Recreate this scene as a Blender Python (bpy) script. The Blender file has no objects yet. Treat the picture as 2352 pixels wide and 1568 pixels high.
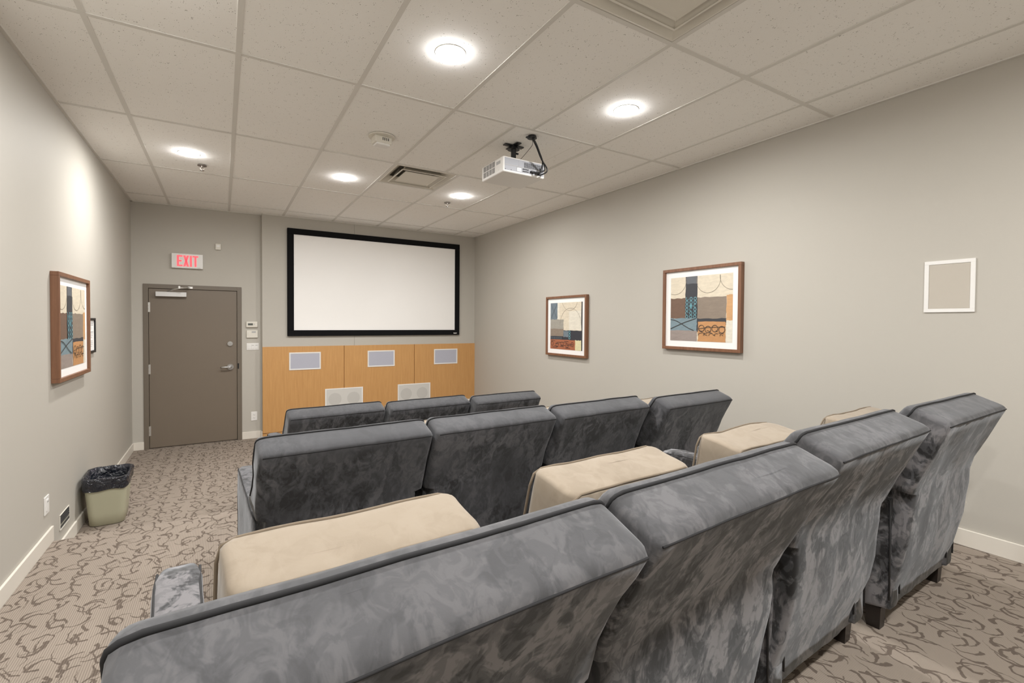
import bpy, bmesh, math, random
from mathutils import Vector, Matrix, noise

scene = bpy.context.scene
COL = scene.collection
PI = math.pi

# ------------------------------------------------------------------ camera, world, exposure
CAMZ = 1.51                     # eye height above the lowest floor
FPX, CXP, CYP = 1088.3961, 1162.577, 762.7705
YAW, PITCH, ROLL = 0.5392, -0.0191, 0.0063
cam_data = bpy.data.cameras.new('camera')
cam_data.sensor_width = 36.0
cam_data.lens = FPX / 2352.0 * 36.0
cam_data.shift_x = (1176.0 - CXP) / 2352.0
cam_data.shift_y = (CYP - 784.0) / 2352.0
cam_data.clip_start = 0.02
cam = bpy.data.objects.new('camera', cam_data)
fwd = Vector((math.sin(YAW) * math.cos(PITCH), math.cos(YAW) * math.cos(PITCH), math.sin(PITCH)))
rgt0 = Vector((math.cos(YAW), -math.sin(YAW), 0))
up0 = rgt0.cross(fwd)
rgt = math.cos(ROLL) * rgt0 + math.sin(ROLL) * up0
up = -math.sin(ROLL) * rgt0 + math.cos(ROLL) * up0
m3 = Matrix((rgt, up, -fwd)).transposed()
cam.matrix_world = Matrix.Translation((0, 0, CAMZ)) @ m3.to_4x4()
COL.objects.link(cam)
scene.camera = cam

world = bpy.data.worlds.new('world')
scene.world = world
world.use_nodes = True
world.node_tree.nodes['Background'].inputs[0].default_value = (0.8, 0.78, 0.74, 1)
world.node_tree.nodes['Background'].inputs[1].default_value = 0.0

scene.view_settings.view_transform = 'Standard'
scene.view_settings.look = 'None'
scene.view_settings.gamma = 1.0
scene.view_settings.use_curve_mapping = False
scene.view_settings.exposure = 0.50
scene.cycles.use_denoising = True
scene.cycles.max_bounces = 10
scene.cycles.diffuse_bounces = 8
scene.cycles.sample_clamp_indirect = 6.0
LAMP_W = 14.5

# ------------------------------------------------------------------ room dimensions (metres)
XL, XR = -0.904, 3.493
ZC = CAMZ + 1.3784               # ceiling
Z1, Z2, Z3 = 0.0, CAMZ - 1.345, CAMZ - 1.205   # three carpet levels
YB, YD, YF = -1.45, 6.92, 6.84   # back wall, door wall, screen wall
XB = 0.437                       # left edge of the projecting screen wall
GX = [-0.534, 0.0755, 0.685, 1.295, 1.9045, 2.514, 3.124]
GY = [-0.825, 0.394, 1.613, 2.832, 4.051, 5.271, 6.490]
def Z(z): return CAMZ + z        # camera-relative height to world

# ------------------------------------------------------------------ materials
class NT:
    def __init__(s, name):
        s.m = bpy.data.materials.new(name); s.m.use_nodes = True
        s.t = s.m.node_tree; s.b = s.t.nodes['Principled BSDF']
    def n(s, typ, **kw):
        nd = s.t.nodes.new(typ)
        for k, v in kw.items():
            if k.startswith('i_'):
                key = k[2:]
                key = int(key) if key.isdigit() else key.replace('_', ' ')
                if hasattr(v, 'is_output'): s.t.links.new(v, nd.inputs[key])
                else: nd.inputs[key].default_value = v
            else: setattr(nd, k, v)
        return nd
    def math(s, op, a, b=0.0, c=None, clamp=False):
        nd = s.t.nodes.new('ShaderNodeMath'); nd.operation = op; nd.use_clamp = clamp
        for i, v in enumerate((a, b, c)):
            if v is None: continue
            if hasattr(v, 'is_output'): s.t.links.new(v, nd.inputs[i])
            else: nd.inputs[i].default_value = v
        return nd.outputs[0]
    def vmath(s, op, a, b=(0, 0, 0)):
        nd = s.t.nodes.new('ShaderNodeVectorMath'); nd.operation = op
        for i, v in enumerate((a, b)):
            if hasattr(v, 'is_output'): s.t.links.new(v, nd.inputs[i])
            else: nd.inputs[i].default_value = v
        return nd
    def mix(s, fac, a, b):
        nd = s.t.nodes.new('ShaderNodeMix'); nd.data_type = 'RGBA'
        for sock, v in ((nd.inputs[0], fac), (nd.inputs[6], a), (nd.inputs[7], b)):
            if hasattr(v, 'is_output'): s.t.links.new(v, sock)
            else: sock.default_value = v if not isinstance(v, tuple) else (*v[:3], 1)
        return nd.outputs[2]
    def ramp(s, fac, stops):
        nd = s.t.nodes.new('ShaderNodeValToRGB'); cr = nd.color_ramp
        while len(cr.elements) < len(stops): cr.elements.new(0.5)
        for e, (p, c) in zip(cr.elements, stops):
            e.position = p; e.color = (*c, 1) if len(c) == 3 else c
        s.t.links.new(fac, nd.inputs[0]); return nd.outputs[0]
    def coord(s, which='Object'): return s.n('ShaderNodeTexCoord').outputs[which]
    def noise(s, vec, scale, detail=3, rough=.5, dist=0.0):
        return s.n('ShaderNodeTexNoise', i_Vector=vec, i_Scale=scale, i_Detail=detail, i_Roughness=rough, i_Distortion=dist)
    def set(s, **kw):
        for k, v in kw.items():
            sock = s.b.inputs[k.replace('_', ' ')]
            if hasattr(v, 'is_output'): s.t.links.new(v, sock)
            else: sock.default_value = (*v, 1) if isinstance(v, tuple) and len(v) == 3 and sock.type == 'RGBA' else v
    def bump(s, h, strength=.3, dist=.01):
        nd = s.n('ShaderNodeBump', i_Height=h, i_Strength=strength, i_Distance=dist)
        s.t.links.new(nd.outputs[0], s.b.inputs['Normal'])

def lin(r, g, b):
    f = lambda c: (c / 255 / 12.92) if c / 255 <= .04045 else ((c / 255 + .055) / 1.055) ** 2.4
    return (f(r), f(g), f(b))

def simple(name, col, rough=.5, metal=0.0, spec=.5, grain=0.0, gscale=60):
    t = NT(name)
    if grain:
        nz = t.noise(t.coord(), gscale, 3)
        c2 = tuple(c * (1 - grain) for c in col)
        t.set(Base_Color=t.mix(nz.outputs[0], c2, col))
    else: t.set(Base_Color=col)
    t.set(Roughness=rough, Metallic=metal)
    t.b.inputs['Specular IOR Level'].default_value = spec
    return t.m

M = {}
def paint(name, col):
    t = NT(name); c = t.coord()
    nz = t.noise(c, 1.3, 2); fine = t.noise(c, 260, 2)
    t.set(Base_Color=t.mix(nz.outputs[0], tuple(x * .975 for x in col), col), Roughness=.62)
    t.b.inputs['Specular IOR Level'].default_value = .3
    t.bump(fine.outputs[0], .08, .002); return t.m
WALLC = (0.495, 0.471, 0.424)
M['wall'] = paint('greige_wall_paint', WALLC)
M['base'] = simple('baseboard_paint', (0.74, 0.70, 0.63), .42, grain=.03, gscale=8)
M['white'] = simple('white_plastic', (0.80, 0.79, 0.77), .4, grain=.03)
M['offwhite'] = simple('offwhite_plastic', (0.72, 0.69, 0.62), .45, grain=.03)
M['tee'] = simple('ceiling_grid_paint', (0.70, 0.682, 0.645), .5, grain=.03)
M['black'] = simple('black_plastic', (0.012, 0.012, 0.013), .4, grain=.2)
M['blackvelvet'] = simple('black_velvet', (0.008, 0.008, 0.009), .9, spec=.15, grain=.3, gscale=300)
M['screen'] = simple('screen_fabric', (0.92, 0.91, 0.895), .85, spec=.1, grain=.02, gscale=2)
M['chrome'] = simple('satin_chrome', (0.62, 0.62, 0.62), .28, metal=1.0, grain=.05)
M['steel'] = simple('brushed_steel', (0.72, 0.71, 0.69), .35, metal=.8, grain=.08)
M['aluminium'] = simple('painted_aluminium', (0.66, 0.66, 0.66), .35, metal=.3, grain=.05)
M['door'] = simple('taupe_door_paint', (0.185, 0.150, 0.115), .42, grain=.05, gscale=5)
M['doorframe'] = simple('taupe_frame_paint', (0.165, 0.138, 0.108), .42, grain=.05, gscale=5)
M['grille_blue'] = simple('grey_speaker_cloth', (0.47, 0.48, 0.56), .8, grain=.12, gscale=500)
M['grille_white'] = simple('white_speaker_mesh', (0.64, 0.63, 0.60), .7, grain=.1, gscale=500)
M['grille_cone'] = simple('speaker_cone_behind_mesh', (0.555, 0.545, 0.52), .7, grain=.1, gscale=500)
M['grille_wall'] = simple('greige_speaker_mesh', (0.50, 0.46, 0.40), .7, grain=.06, gscale=500)
M['mat'] = simple('white_mat_board', (0.86, 0.85, 0.84), .8, grain=.02)
M['leg'] = simple('dark_stained_leg', (0.018, 0.013, 0.011), .35, grain=.3)
M['seam'] = simple('black_seam_cord', (0.012, 0.012, 0.014), .8, grain=.2)
M['welt'] = simple('dark_suede_welt', (0.028, 0.028, 0.030), .85, grain=.2)
M['tanseam'] = simple('tan_piping', (0.21, 0.165, 0.118), .85, grain=.1)
M['bin'] = simple('beige_bin_plastic', (0.47, 0.46, 0.335), .42, grain=.04, gscale=12)
M['lcd'] = simple('grey_lcd', (0.10, 0.11, 0.10), .25, grain=.1)
M['greyprint'] = simple('grey_print', (0.45, 0.45, 0.45), .7, grain=.1)
M['slot'] = simple('dark_slot', (0.05, 0.05, 0.05), .8, grain=.1)
M['rust'] = simple('sprinkler_metal', (0.28, 0.25, 0.22), .4, metal=.8, grain=.1)
M['galv'] = simple('duct_grey', (0.48, 0.46, 0.42), .6, grain=.1, gscale=20)

def wood(name, c1, c2, axis='Z', scale=7.0):
    t = NT(name); mp = t.n('ShaderNodeMapping', i_Vector=t.coord())
    s = {'Z': (9, 9, .5), 'X': (.5, 9, 9), 'Y': (9, .5, 9)}[axis]
    mp.inputs['Scale'].default_value = s
    nz = t.noise(mp.outputs[0], scale, 5, .55, .4)
    fine = t.noise(mp.outputs[0], scale * 9, 3)
    f = t.math('ADD', t.math('MULTIPLY', nz.outputs[0], .75), t.math('MULTIPLY', fine.outputs[0], .25))
    t.set(Base_Color=t.ramp(f, [(.3, c1), (.7, c2)]), Roughness=.42)
    t.bump(fine.outputs[0], .05, .002); return t.m
M['maple'] = wood('maple_veneer', (0.50, 0.262, 0.092), (0.60, 0.335, 0.128))
M['frame_wood'] = wood('walnut_frame', (0.150, 0.066, 0.034), (0.245, 0.118, 0.064), 'Z', 5)

def tile_mat():
    t = NT('mineral_fibre_tile'); c = t.coord()
    mp = t.n('ShaderNodeMapping', i_Vector=c); mp.inputs['Scale'].default_value = (1, .62, 1)
    wob = t.noise(mp.outputs[0], 60, 2)
    v = t.n('ShaderNodeTexVoronoi', i_Scale=125.0, i_Randomness=1.0)
    add = t.vmath('ADD', mp.outputs[0], t.vmath('SCALE', wob.outputs[1]).outputs[0])
    add.inputs[1].links[0].from_node.inputs['Scale'].default_value = .012
    t.t.links.new(add.outputs[0], v.inputs['Vector'])
    sz = t.noise(c, 31, 2)
    thr = t.math('MULTIPLY', t.math('SUBTRACT', sz.outputs[0], .33, clamp=True), .80)
    pit = t.math('MULTIPLY', t.math('SUBTRACT', thr, v.outputs['Distance']), 11, clamp=True)
    big = t.noise(c, 2.5, 2)
    base = t.mix(big.outputs[0], (0.895, 0.883, 0.858), (0.92, 0.908, 0.883))
    t.set(Base_Color=t.mix(t.math('MULTIPLY', pit, .8), base, (0.20, 0.175, 0.14)), Roughness=.9)
    t.b.inputs['Specular IOR Level'].default_value = .1
    fine = t.noise(c, 190, 3)
    t.bump(t.math('SUBTRACT', t.math('MULTIPLY', fine.outputs[0], .3), pit), .35, .003)
    return t.m
M['tile'] = tile_mat()

def carpet_mat():
    t = NT('patterned_carpet'); c = t.coord()
    sep = t.n('ShaderNodeSeparateXYZ', i_0=c)
    flat = t.n('ShaderNodeCombineXYZ', i_X=sep.outputs[0], i_Y=sep.outputs[1]).outputs[0]
    wob = t.noise(flat, 24, 2)
    w2 = t.vmath('SCALE', t.vmath('SUBTRACT', wob.outputs[1], (.5, .5, .5)).outputs[0]); w2.inputs['Scale'].default_value = .03
    P0 = t.vmath('ADD', flat, w2.outputs[0]).outputs[0]
    masks = []
    for (sc, off, r, amax, w0, a0, arange, sq) in (
            (8.6, (0, 0, 0), .040, 1.75, .0100, 0.0, 6.283, 1.0),
            (8.0, (3.7, 1.3, 0), .150, .62, .0075, -.45, .9, .58),
            (8.4, (8.1, 5.9, 0), .120, .66, .0070, PI - .5, 1.0, .60),
            (9.5, (5.3, 9.1, 0), .050, 1.10, .0110, 0.0, 6.283, 1.0)):
        P = t.vmath('MULTIPLY', t.vmath('ADD', P0, off).outputs[0], (1, sq, 1)).outputs[0]
        v = t.n('ShaderNodeTexVoronoi', i_Vector=P, i_Scale=sc, i_Randomness=.62)
        v.voronoi_dimensions = '2D'
        loc = t.vmath('DIVIDE', t.vmath('SUBTRACT', P, v.outputs['Position']).outputs[0], (1, sq, 1)).outputs[0]
        cs = t.n('ShaderNodeSeparateColor', i_0=v.outputs['Color'])
        ang = t.math('MULTIPLY_ADD', cs.outputs[0], arange, a0)
        rot = t.n('ShaderNodeVectorRotate', i_Vector=loc, i_Angle=ang); rot.rotation_type = 'Z_AXIS'
        q = t.vmath('ADD', rot.outputs[0], (r, 0, 0)).outputs[0]
        ln = t.vmath('LENGTH', q).outputs['Value']
        d = t.math('ABSOLUTE', t.math('SUBTRACT', ln, r))
        qs = t.n('ShaderNodeSeparateXYZ', i_0=q)
        th = t.math('ARCTAN2', qs.outputs[1], qs.outputs[0])
        # thick at one end of the stroke, thin at the other
        u = t.math('MULTIPLY_ADD', th, .5 / amax, .5)
        inside = t.math('MULTIPLY', t.math('GREATER_THAN', u, 0.0), t.math('LESS_THAN', u, 1.0))
        wd = t.math('MULTIPLY', t.math('MULTIPLY_ADD', u, .78, .22), w0 * .88)
        s = t.math('MULTIPLY', t.math('SUBTRACT', wd, d), 420, clamp=True)
        masks.append(t.math('MULTIPLY', s, inside))
    mk = masks[0]
    for k in masks[1:]: mk = t.math('MAXIMUM', mk, k)
    grain = t.noise(flat, 420, 2)
    mk = t.math('MULTIPLY', mk, t.math('MULTIPLY_ADD', grain.outputs[0], .5, .62), clamp=True)
    st = t.math('SINE', t.math('MULTIPLY', sep.outputs[0], 2 * PI / .0085))
    st = t.math('MULTIPLY_ADD', st, .5, .5)
    big = t.noise(flat, 1.7, 2)
    light = t.mix(st, (0.240, 0.200, 0.166), (0.360, 0.309, 0.262))
    light = t.mix(t.math('MULTIPLY', big.outputs[0], .25), light, (0.235, 0.20, 0.168))
    dark = t.mix(st, (0.095, 0.074, 0.060), (0.135, 0.106, 0.087))
    t.set(Base_Color=t.mix(mk, light, dark), Roughness=.95)
    t.b.inputs['Specular IOR Level'].default_value = .08
    h = t.math('ADD', t.math('MULTIPLY', st, .4), t.math('MULTIPLY', grain.outputs[0], .8))
    t.bump(h, .35, .004); return t.m
M['carpet'] = carpet_mat()

def suede(name, dark, mid, light, scale=7.5, sheen=.35, tint=(.93, .96, 1.0), mottle=1.0):
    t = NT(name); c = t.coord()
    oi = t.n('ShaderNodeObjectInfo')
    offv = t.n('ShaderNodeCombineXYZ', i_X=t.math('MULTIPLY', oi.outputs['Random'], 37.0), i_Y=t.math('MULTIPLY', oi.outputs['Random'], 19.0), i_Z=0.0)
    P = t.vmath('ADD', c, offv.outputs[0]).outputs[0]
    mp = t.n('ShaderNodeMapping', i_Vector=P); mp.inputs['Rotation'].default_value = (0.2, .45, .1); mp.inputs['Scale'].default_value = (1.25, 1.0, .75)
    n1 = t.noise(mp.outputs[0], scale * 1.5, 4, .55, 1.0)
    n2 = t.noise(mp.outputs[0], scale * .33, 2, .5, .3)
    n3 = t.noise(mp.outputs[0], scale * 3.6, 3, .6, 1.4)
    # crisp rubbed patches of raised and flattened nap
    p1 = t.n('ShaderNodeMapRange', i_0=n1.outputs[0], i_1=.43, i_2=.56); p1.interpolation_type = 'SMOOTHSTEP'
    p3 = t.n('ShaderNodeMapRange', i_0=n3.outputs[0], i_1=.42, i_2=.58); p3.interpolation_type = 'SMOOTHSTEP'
    sp = t.n('ShaderNodeMapRange', i_0=t.noise(P, 3.1, 2).outputs[0], i_1=.36, i_2=.62, i_3=.18 if mottle < .8 else .55, i_4=mottle)   # patches gather in places
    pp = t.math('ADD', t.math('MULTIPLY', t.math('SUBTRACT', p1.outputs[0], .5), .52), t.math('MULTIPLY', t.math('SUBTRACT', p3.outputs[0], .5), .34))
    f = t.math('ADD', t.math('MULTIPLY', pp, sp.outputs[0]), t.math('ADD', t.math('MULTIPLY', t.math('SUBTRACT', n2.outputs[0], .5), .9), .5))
    # patch contrast fades towards the top of each seat back
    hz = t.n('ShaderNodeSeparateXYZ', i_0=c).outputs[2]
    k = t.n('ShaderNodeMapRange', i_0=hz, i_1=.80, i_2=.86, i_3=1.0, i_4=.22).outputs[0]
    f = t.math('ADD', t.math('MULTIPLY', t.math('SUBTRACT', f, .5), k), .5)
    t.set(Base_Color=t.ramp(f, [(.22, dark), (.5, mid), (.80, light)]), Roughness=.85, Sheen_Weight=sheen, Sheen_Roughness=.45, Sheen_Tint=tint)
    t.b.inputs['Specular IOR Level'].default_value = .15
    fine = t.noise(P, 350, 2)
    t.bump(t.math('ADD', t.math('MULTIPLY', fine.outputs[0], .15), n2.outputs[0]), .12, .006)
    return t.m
M['suede'] = suede('charcoal_suede', (0.030, 0.0295, 0.0305), (0.070, 0.0705, 0.076), (0.130, 0.128, 0.136), 7.0, .26, mottle=.66)
M['suede_raking_light'] = suede('charcoal_suede_raking_light', (0.027, 0.0265, 0.0275), (0.078, 0.078, 0.083), (0.185, 0.179, 0.187), 6.8, .24, mottle=.92)  # rear-row copy: nap patches with the contrast of oblique light painted in
M['tan'] = suede('tan_suede', (0.245, 0.200, 0.150), (0.300, 0.250, 0.193), (0.325, 0.276, 0.218), 5.0, .2, mottle=.38)

def liner_mat():
    t = NT('black_bin_liner'); c = t.coord()
    n = t.noise(c, 22, 3, .6, .6)
    t.set(Base_Color=(0.014, 0.016, 0.024), Roughness=.13)
    t.b.inputs['Specular IOR Level'].default_value = .7
    t.bump(n.outputs[0], .9, .03); return t.m
M['liner'] = liner_mat()

def emit(name, col, strength, base=(.8, .8, .8)):
    t = NT(name); nz = t.noise(t.coord(), 8, 1)
    t.set(Base_Color=base, Emission_Color=t.mix(t.math('MULTIPLY', nz.outputs[0], .03), col, (1, 1, 1)), Emission_Strength=strength); return t.m
M['lens'] = emit('lit_diffuser_lens', (1.0, 0.985, 0.97), 130.0)
M['exit_red'] = emit('exit_letter_red', (1.0, 0.075, 0.10), .75, (0.75, 0.08, 0.09))

# ------------------------------------------------------------------ mesh helpers
def link(o, parent=None):
    COL.objects.link(o)
    if parent: o.parent = parent
    return o

def mesh_obj(name, bm, mat, parent=None, smooth=False, loc=(0, 0, 0), rot=(0, 0, 0)):
    me = bpy.data.meshes.new(name); bm.normal_update(); bm.to_mesh(me); bm.free()
    mats = mat if isinstance(mat, (list, tuple)) else [mat]
    for x in mats: me.materials.append(M[x] if isinstance(x, str) else x)
    if smooth:
        for p in me.polygons: p.use_smooth = True
    o = bpy.data.objects.new(name, me); o.location = loc; o.rotation_euler = rot
    return link(o, parent)

def empty(name, loc=(0, 0, 0), rot=(0, 0, 0)):
    o = bpy.data.objects.new(name, None); o.location = loc; o.rotation_euler = rot
    o.empty_display_size = .1
    return link(o)

def tag(o, label, cat, group=None):
    o['label'] = label; o['category'] = cat
    if group: o['group'] = group
    return o
def struct(o, label=None):
    o['kind'] = 'structure'
    if label: o['label'] = label
    return o

def add_box(bm, lo, hi, bevel=0.0, seg=2, mi=0):
    lo, hi = Vector(lo), Vector(hi)
    c = (lo + hi) / 2; s = hi - lo
    r = bmesh.ops.create_cube(bm, size=1.0, matrix=Matrix.Translation(c) @ Matrix.Diagonal((*s, 1)))
    vs = r['verts']
    fs = list({f for v in vs for f in v.link_faces})
    for f in fs: f.material_index = mi
    if bevel > 0:
        es = list({e for v in vs for e in v.link_edges})
        bmesh.ops.bevel(bm, geom=es, offset=min(bevel, min(s) * .49), segments=seg, profile=.5, affect='EDGES', material=-1)
def box(lo, hi, bevel=0.0, seg=2):
    bm = bmesh.new(); add_box(bm, lo, hi, bevel, seg); return bm

def add_cyl(bm, c, r, h, n=24, axis='Z', r2=None, mi=0):
    rot = {'Z': Matrix(), 'X': Matrix.Rotation(PI / 2, 4, 'Y'), 'Y': Matrix.Rotation(-PI / 2, 4, 'X')}[axis]
    k = bmesh.ops.create_cone(bm, cap_ends=True, segments=n, radius1=r, radius2=r if r2 is None else r2, depth=h, matrix=Matrix.Translation(c) @ rot)
    for f in {f for v in k['verts'] for f in v.link_faces}: f.material_index = mi
def cyl(*a, **k):
    bm = bmesh.new(); add_cyl(bm, *a, **k); return bm

def add_tube(bm, pts, r, n=6, closed=False):
    pts = [Vector(p) for p in pts]; N = len(pts); rings = []
    ref = None
    for i, p in enumerate(pts):
        if closed: d = pts[(i + 1) % N] - pts[i - 1]
        else: d = pts[min(i + 1, N - 1)] - pts[max(i - 1, 0)]
        d.normalize()
        if ref is None:
            ref = Vector((0, 0, 1)) if abs(d.z) < .9 else Vector((1, 0, 0))
        a = (ref - d * ref.dot(d)).normalized(); b = d.cross(a); ref = a
        rings.append([bm.verts.new(p + r * (math.cos(2 * PI * j / n) * a + math.sin(2 * PI * j / n) * b)) for j in range(n)])
    for i in range(N if closed else N - 1):
        A, B = rings[i], rings[(i + 1) % N]
        for j in range(n): bm.faces.new((A[j], A[(j + 1) % n], B[(j + 1) % n], B[j]))
    if not closed:
        bm.faces.new(rings[0][::-1]); bm.faces.new(rings[-1])
def tube(*a, **k):
    bm = bmesh.new(); add_tube(bm, *a, **k); bmesh.ops.recalc_face_normals(bm, faces=bm.faces); return bm

def loft(rings, cap0=True, cap1=True):
    bm = bmesh.new(); R = [[bm.verts.new(p) for p in r] for r in rings]; n = len(R[0])
    for A, B in zip(R, R[1:]):
        for j in range(n): bm.faces.new((A[j], A[(j + 1) % n], B[(j + 1) % n], B[j]))
    if cap0: bm.faces.new(R[0][::-1])
    if cap1: bm.faces.new(R[-1])
    bmesh.ops.recalc_face_normals(bm, faces=bm.faces)
    return bm

def rrect(x0, x1, y0, y1, r, nx=10, ny=3, nc=4):
    """rounded rectangle outline, counter-clockwise, dense along the edges"""
    r = min(r, (x1 - x0) * .49, (y1 - y0) * .49); out = []
    def seg(a, b, k):
        for i in range(k): out.append((a[0] + (b[0] - a[0]) * i / k, a[1] + (b[1] - a[1]) * i / k))
    def arc(cx, cy, a0):
        for i in range(nc): 
            a = a0 + PI / 2 * i / nc; out.append((cx + r * math.cos(a), cy + r * math.sin(a)))
    seg((x0 + r, y0), (x1 - r, y0), nx); arc(x1 - r, y0 + r, -PI / 2)
    seg((x1, y0 + r), (x1, y1 - r), ny); arc(x1 - r, y1 - r, 0)
    seg((x1 - r, y1), (x0 + r, y1), nx); arc(x0 + r, y1 - r, PI / 2)
    seg((x0, y1 - r), (x0, y0 + r), ny); arc(x0 + r, y0 + r, PI)
    return out

# ------------------------------------------------------------------ floors, walls, ceiling
T = .12
struct(mesh_obj('floor', box((XL - T, 3.30, -.14), (XR + T, YD + T, Z1)), 'carpet'), 'patterned brown carpet on the lowest level by the door')
bm = bmesh.new()
outl = [(XL - T, 1.93), (XR + T, 1.93), (XR + T, 3.36), (0.30, 3.36), (0.30, 3.88), (XL - T, 3.88)]
lo_ = [bm.verts.new((x, y, -.12)) for x, y in outl]; hi_v = [bm.verts.new((x, y, Z2)) for x, y in outl]
bm.faces.new(lo_[::-1]); bm.faces.new(hi_v)
for i in range(6): bm.faces.new((lo_[i], lo_[(i + 1) % 6], hi_v[(i + 1) % 6], hi_v[i]))
bmesh.ops.bevel(bm, geom=[e for e in bm.edges if all(v.co.z > 0 for v in e.verts)], offset=.012, segments=3, profile=.5, affect='EDGES')
struct(mesh_obj('floor', bm, 'carpet'), 'patterned brown carpet on the middle seating step')
struct(mesh_obj('floor', box((XL - T, YB - T, -.12), (XR + T, 1.95, Z3), .012, 3), 'carpet'), 'patterned brown carpet on the highest seating step')
struct(mesh_obj('wall_left', box((XL - T, YB - T, -.12), (XL, YD + T, ZC + .4)), 'wall'))
struct(mesh_obj('wall_right', box((XR, YB - T, -.12), (XR + T, YD + T, ZC + .4)), 'wall'))
struct(mesh_obj('wall_back', box((XL, YB - T, -.12), (XR, YB, ZC + .4)), 'wall'))
# door wall with an opening for the door
DX0, DX1, DZ1 = -0.796, 0.208, Z(.435)
bm = bmesh.new()
for yy in (YD, YD + T):
    gxs, gzs = [XL, DX0 + .02, DX1 - .02, XB + .05], [-.12, DZ1 - .02, ZC + .4]
    V = [[bm.verts.new((x, yy, z)) for z in gzs] for x in gxs]
    for i in range(3):
        for j in range(2):
            if not (i == 1 and j == 0): bm.faces.new((V[i][j], V[i + 1][j], V[i + 1][j + 1], V[i][j + 1]))
bmesh.ops.recalc_face_normals(bm, faces=bm.faces)
struct(mesh_obj('wall_front', bm, 'wall'))
bm = box((XB, YF, Z(-.326)), (1.5935, YF + .0125, ZC + .4)); add_box(bm, (1.5965, YF, Z(-.326)), (XR, YF + .0125, ZC + .4))
add_box(bm, (XB, YF + .0128, -.12), (XR, YD + T, ZC + .3))
struct(mesh_obj('wall_screen', bm, 'wall'))

BH, BT = .092, .013
def board(name, segs):
    bm = bmesh.new()
    for lo, hi in segs: add_box(bm, lo, hi, .003, 2)
    struct(mesh_obj(name, bm, 'base'))
board('baseboard_left', [((XL, YB, Z3), (XL + BT, 1.95, Z3 + BH)), ((XL, 1.95, Z2), (XL + BT, 3.885, Z2 + BH)), ((XL, 3.885, Z1), (XL + BT, YD, Z1 + BH))])
board('baseboard_right', [((XR - BT, YB, Z3), (XR, 1.95, Z3 + BH)), ((XR - BT, 1.95, Z2), (XR, 3.36, Z2 + BH)), ((XR - BT, 3.36, Z1), (XR, YF, Z1 + BH))])
board('baseboard_front', [((XL, YD - BT, Z1), (DX0, YD, Z1 + BH)), ((DX1, YD - BT, Z1), (XB, YD, Z1 + BH)), ((XB - BT, YF, Z1), (XB, YD, Z1 + BH))])
board('baseboard_back', [((XL, YB, Z3), (XR, YB + BT, Z3 + BH))])

# suspended ceiling: grid tees as parts, each lay-in tile a part
ceil = struct(empty('ceiling', (0, 0, ZC)))
mesh_obj('plenum_deck', box((XL - T, YB - T, .36), (XR + T, YD + T, .40)), 'galv', ceil)
TW = .0125
DIFF = [(1.295, 1.003, 1.9045, 1.613), (1.295, 4.051, 1.9045, 4.661)]   # supply air diffusers sit in these cells
xs = [XL] + GX + [XR]; ys = [YB] + GY + [YD]
for x in GX:
    bm = bmesh.new()
    for j in range(len(ys) - 1):
        dx = 0.0
        if abs(x - 1.9045) < .01 and abs(ys[j] - 2.832) < .01: dx = -.143    # tee set aside for the projector plate
        add_box(bm, (x + dx - TW, ys[j] + TW * .6, 0), (x + dx + TW, ys[j + 1] - TW * .6, .004))
    mesh_obj('grid_tee', bm, 'tee', ceil)
for y in GY: mesh_obj('grid_tee', box((XL, y - TW, -.0003), (XR, y + TW, .004)), 'tee', ceil)
for (x0, y0, x1, y1) in DIFF:
    yy = y0 if y0 < 2 else y1
    mesh_obj('grid_tee', box((x0 + TW, yy - TW, -.0002), (x1 - TW, yy + TW, .004)), 'tee', ceil)
bm = box((XL, YB, -.004), (XL + .02, YD, .004)); add_box(bm, (XR - .02, YB, -.004), (XR, YF, .004)); add_box(bm, (XL, YD - .02, -.004), (XB, YD, .004)); add_box(bm, (XB, YF - .02, -.004), (XR, YF, .004))
mesh_obj('wall_angle', bm, 'tee', ceil)
random.seed(4)
def ctile(x0, y0, x1, y1, g=.0022, dz=None):
    z = .003 + random.uniform(0, .0016) if dz is None else dz
    mesh_obj('ceiling_tile', box((x0 + g, y0 + g, z), (x1 - g, y1 - g, z + .016), .0025, 1), 'tile', ceil)
for i in range(len(xs) - 1):
    for j in range(len(ys) - 1):
        x0, x1, y0, y1 = xs[i], xs[i + 1], ys[j], ys[j + 1]
        if abs(x0 - 1.295) < .01 and abs(y0 - .394) < .01: ctile(x0, y0, x1, 1.003); continue
        if abs(x0 - 1.295) < .01 and abs(y0 - 4.051) < .01: ctile(x0, 4.661, x1, y1); continue
        if abs(y0 - 2.832) < .01 and abs(x0 - 1.295) < .01: ctile(x0, y0, 1.7615, y1); continue
        if abs(y0 - 2.832) < .01 and abs(x0 - 1.9045) < .01:
            ctile(1.7615, y0, 2.362, y1, .001, .0032); ctile(2.362, y0, x1, y1, .001, .0045); continue
        ctile(x0, y0, x1, y1)

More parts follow.
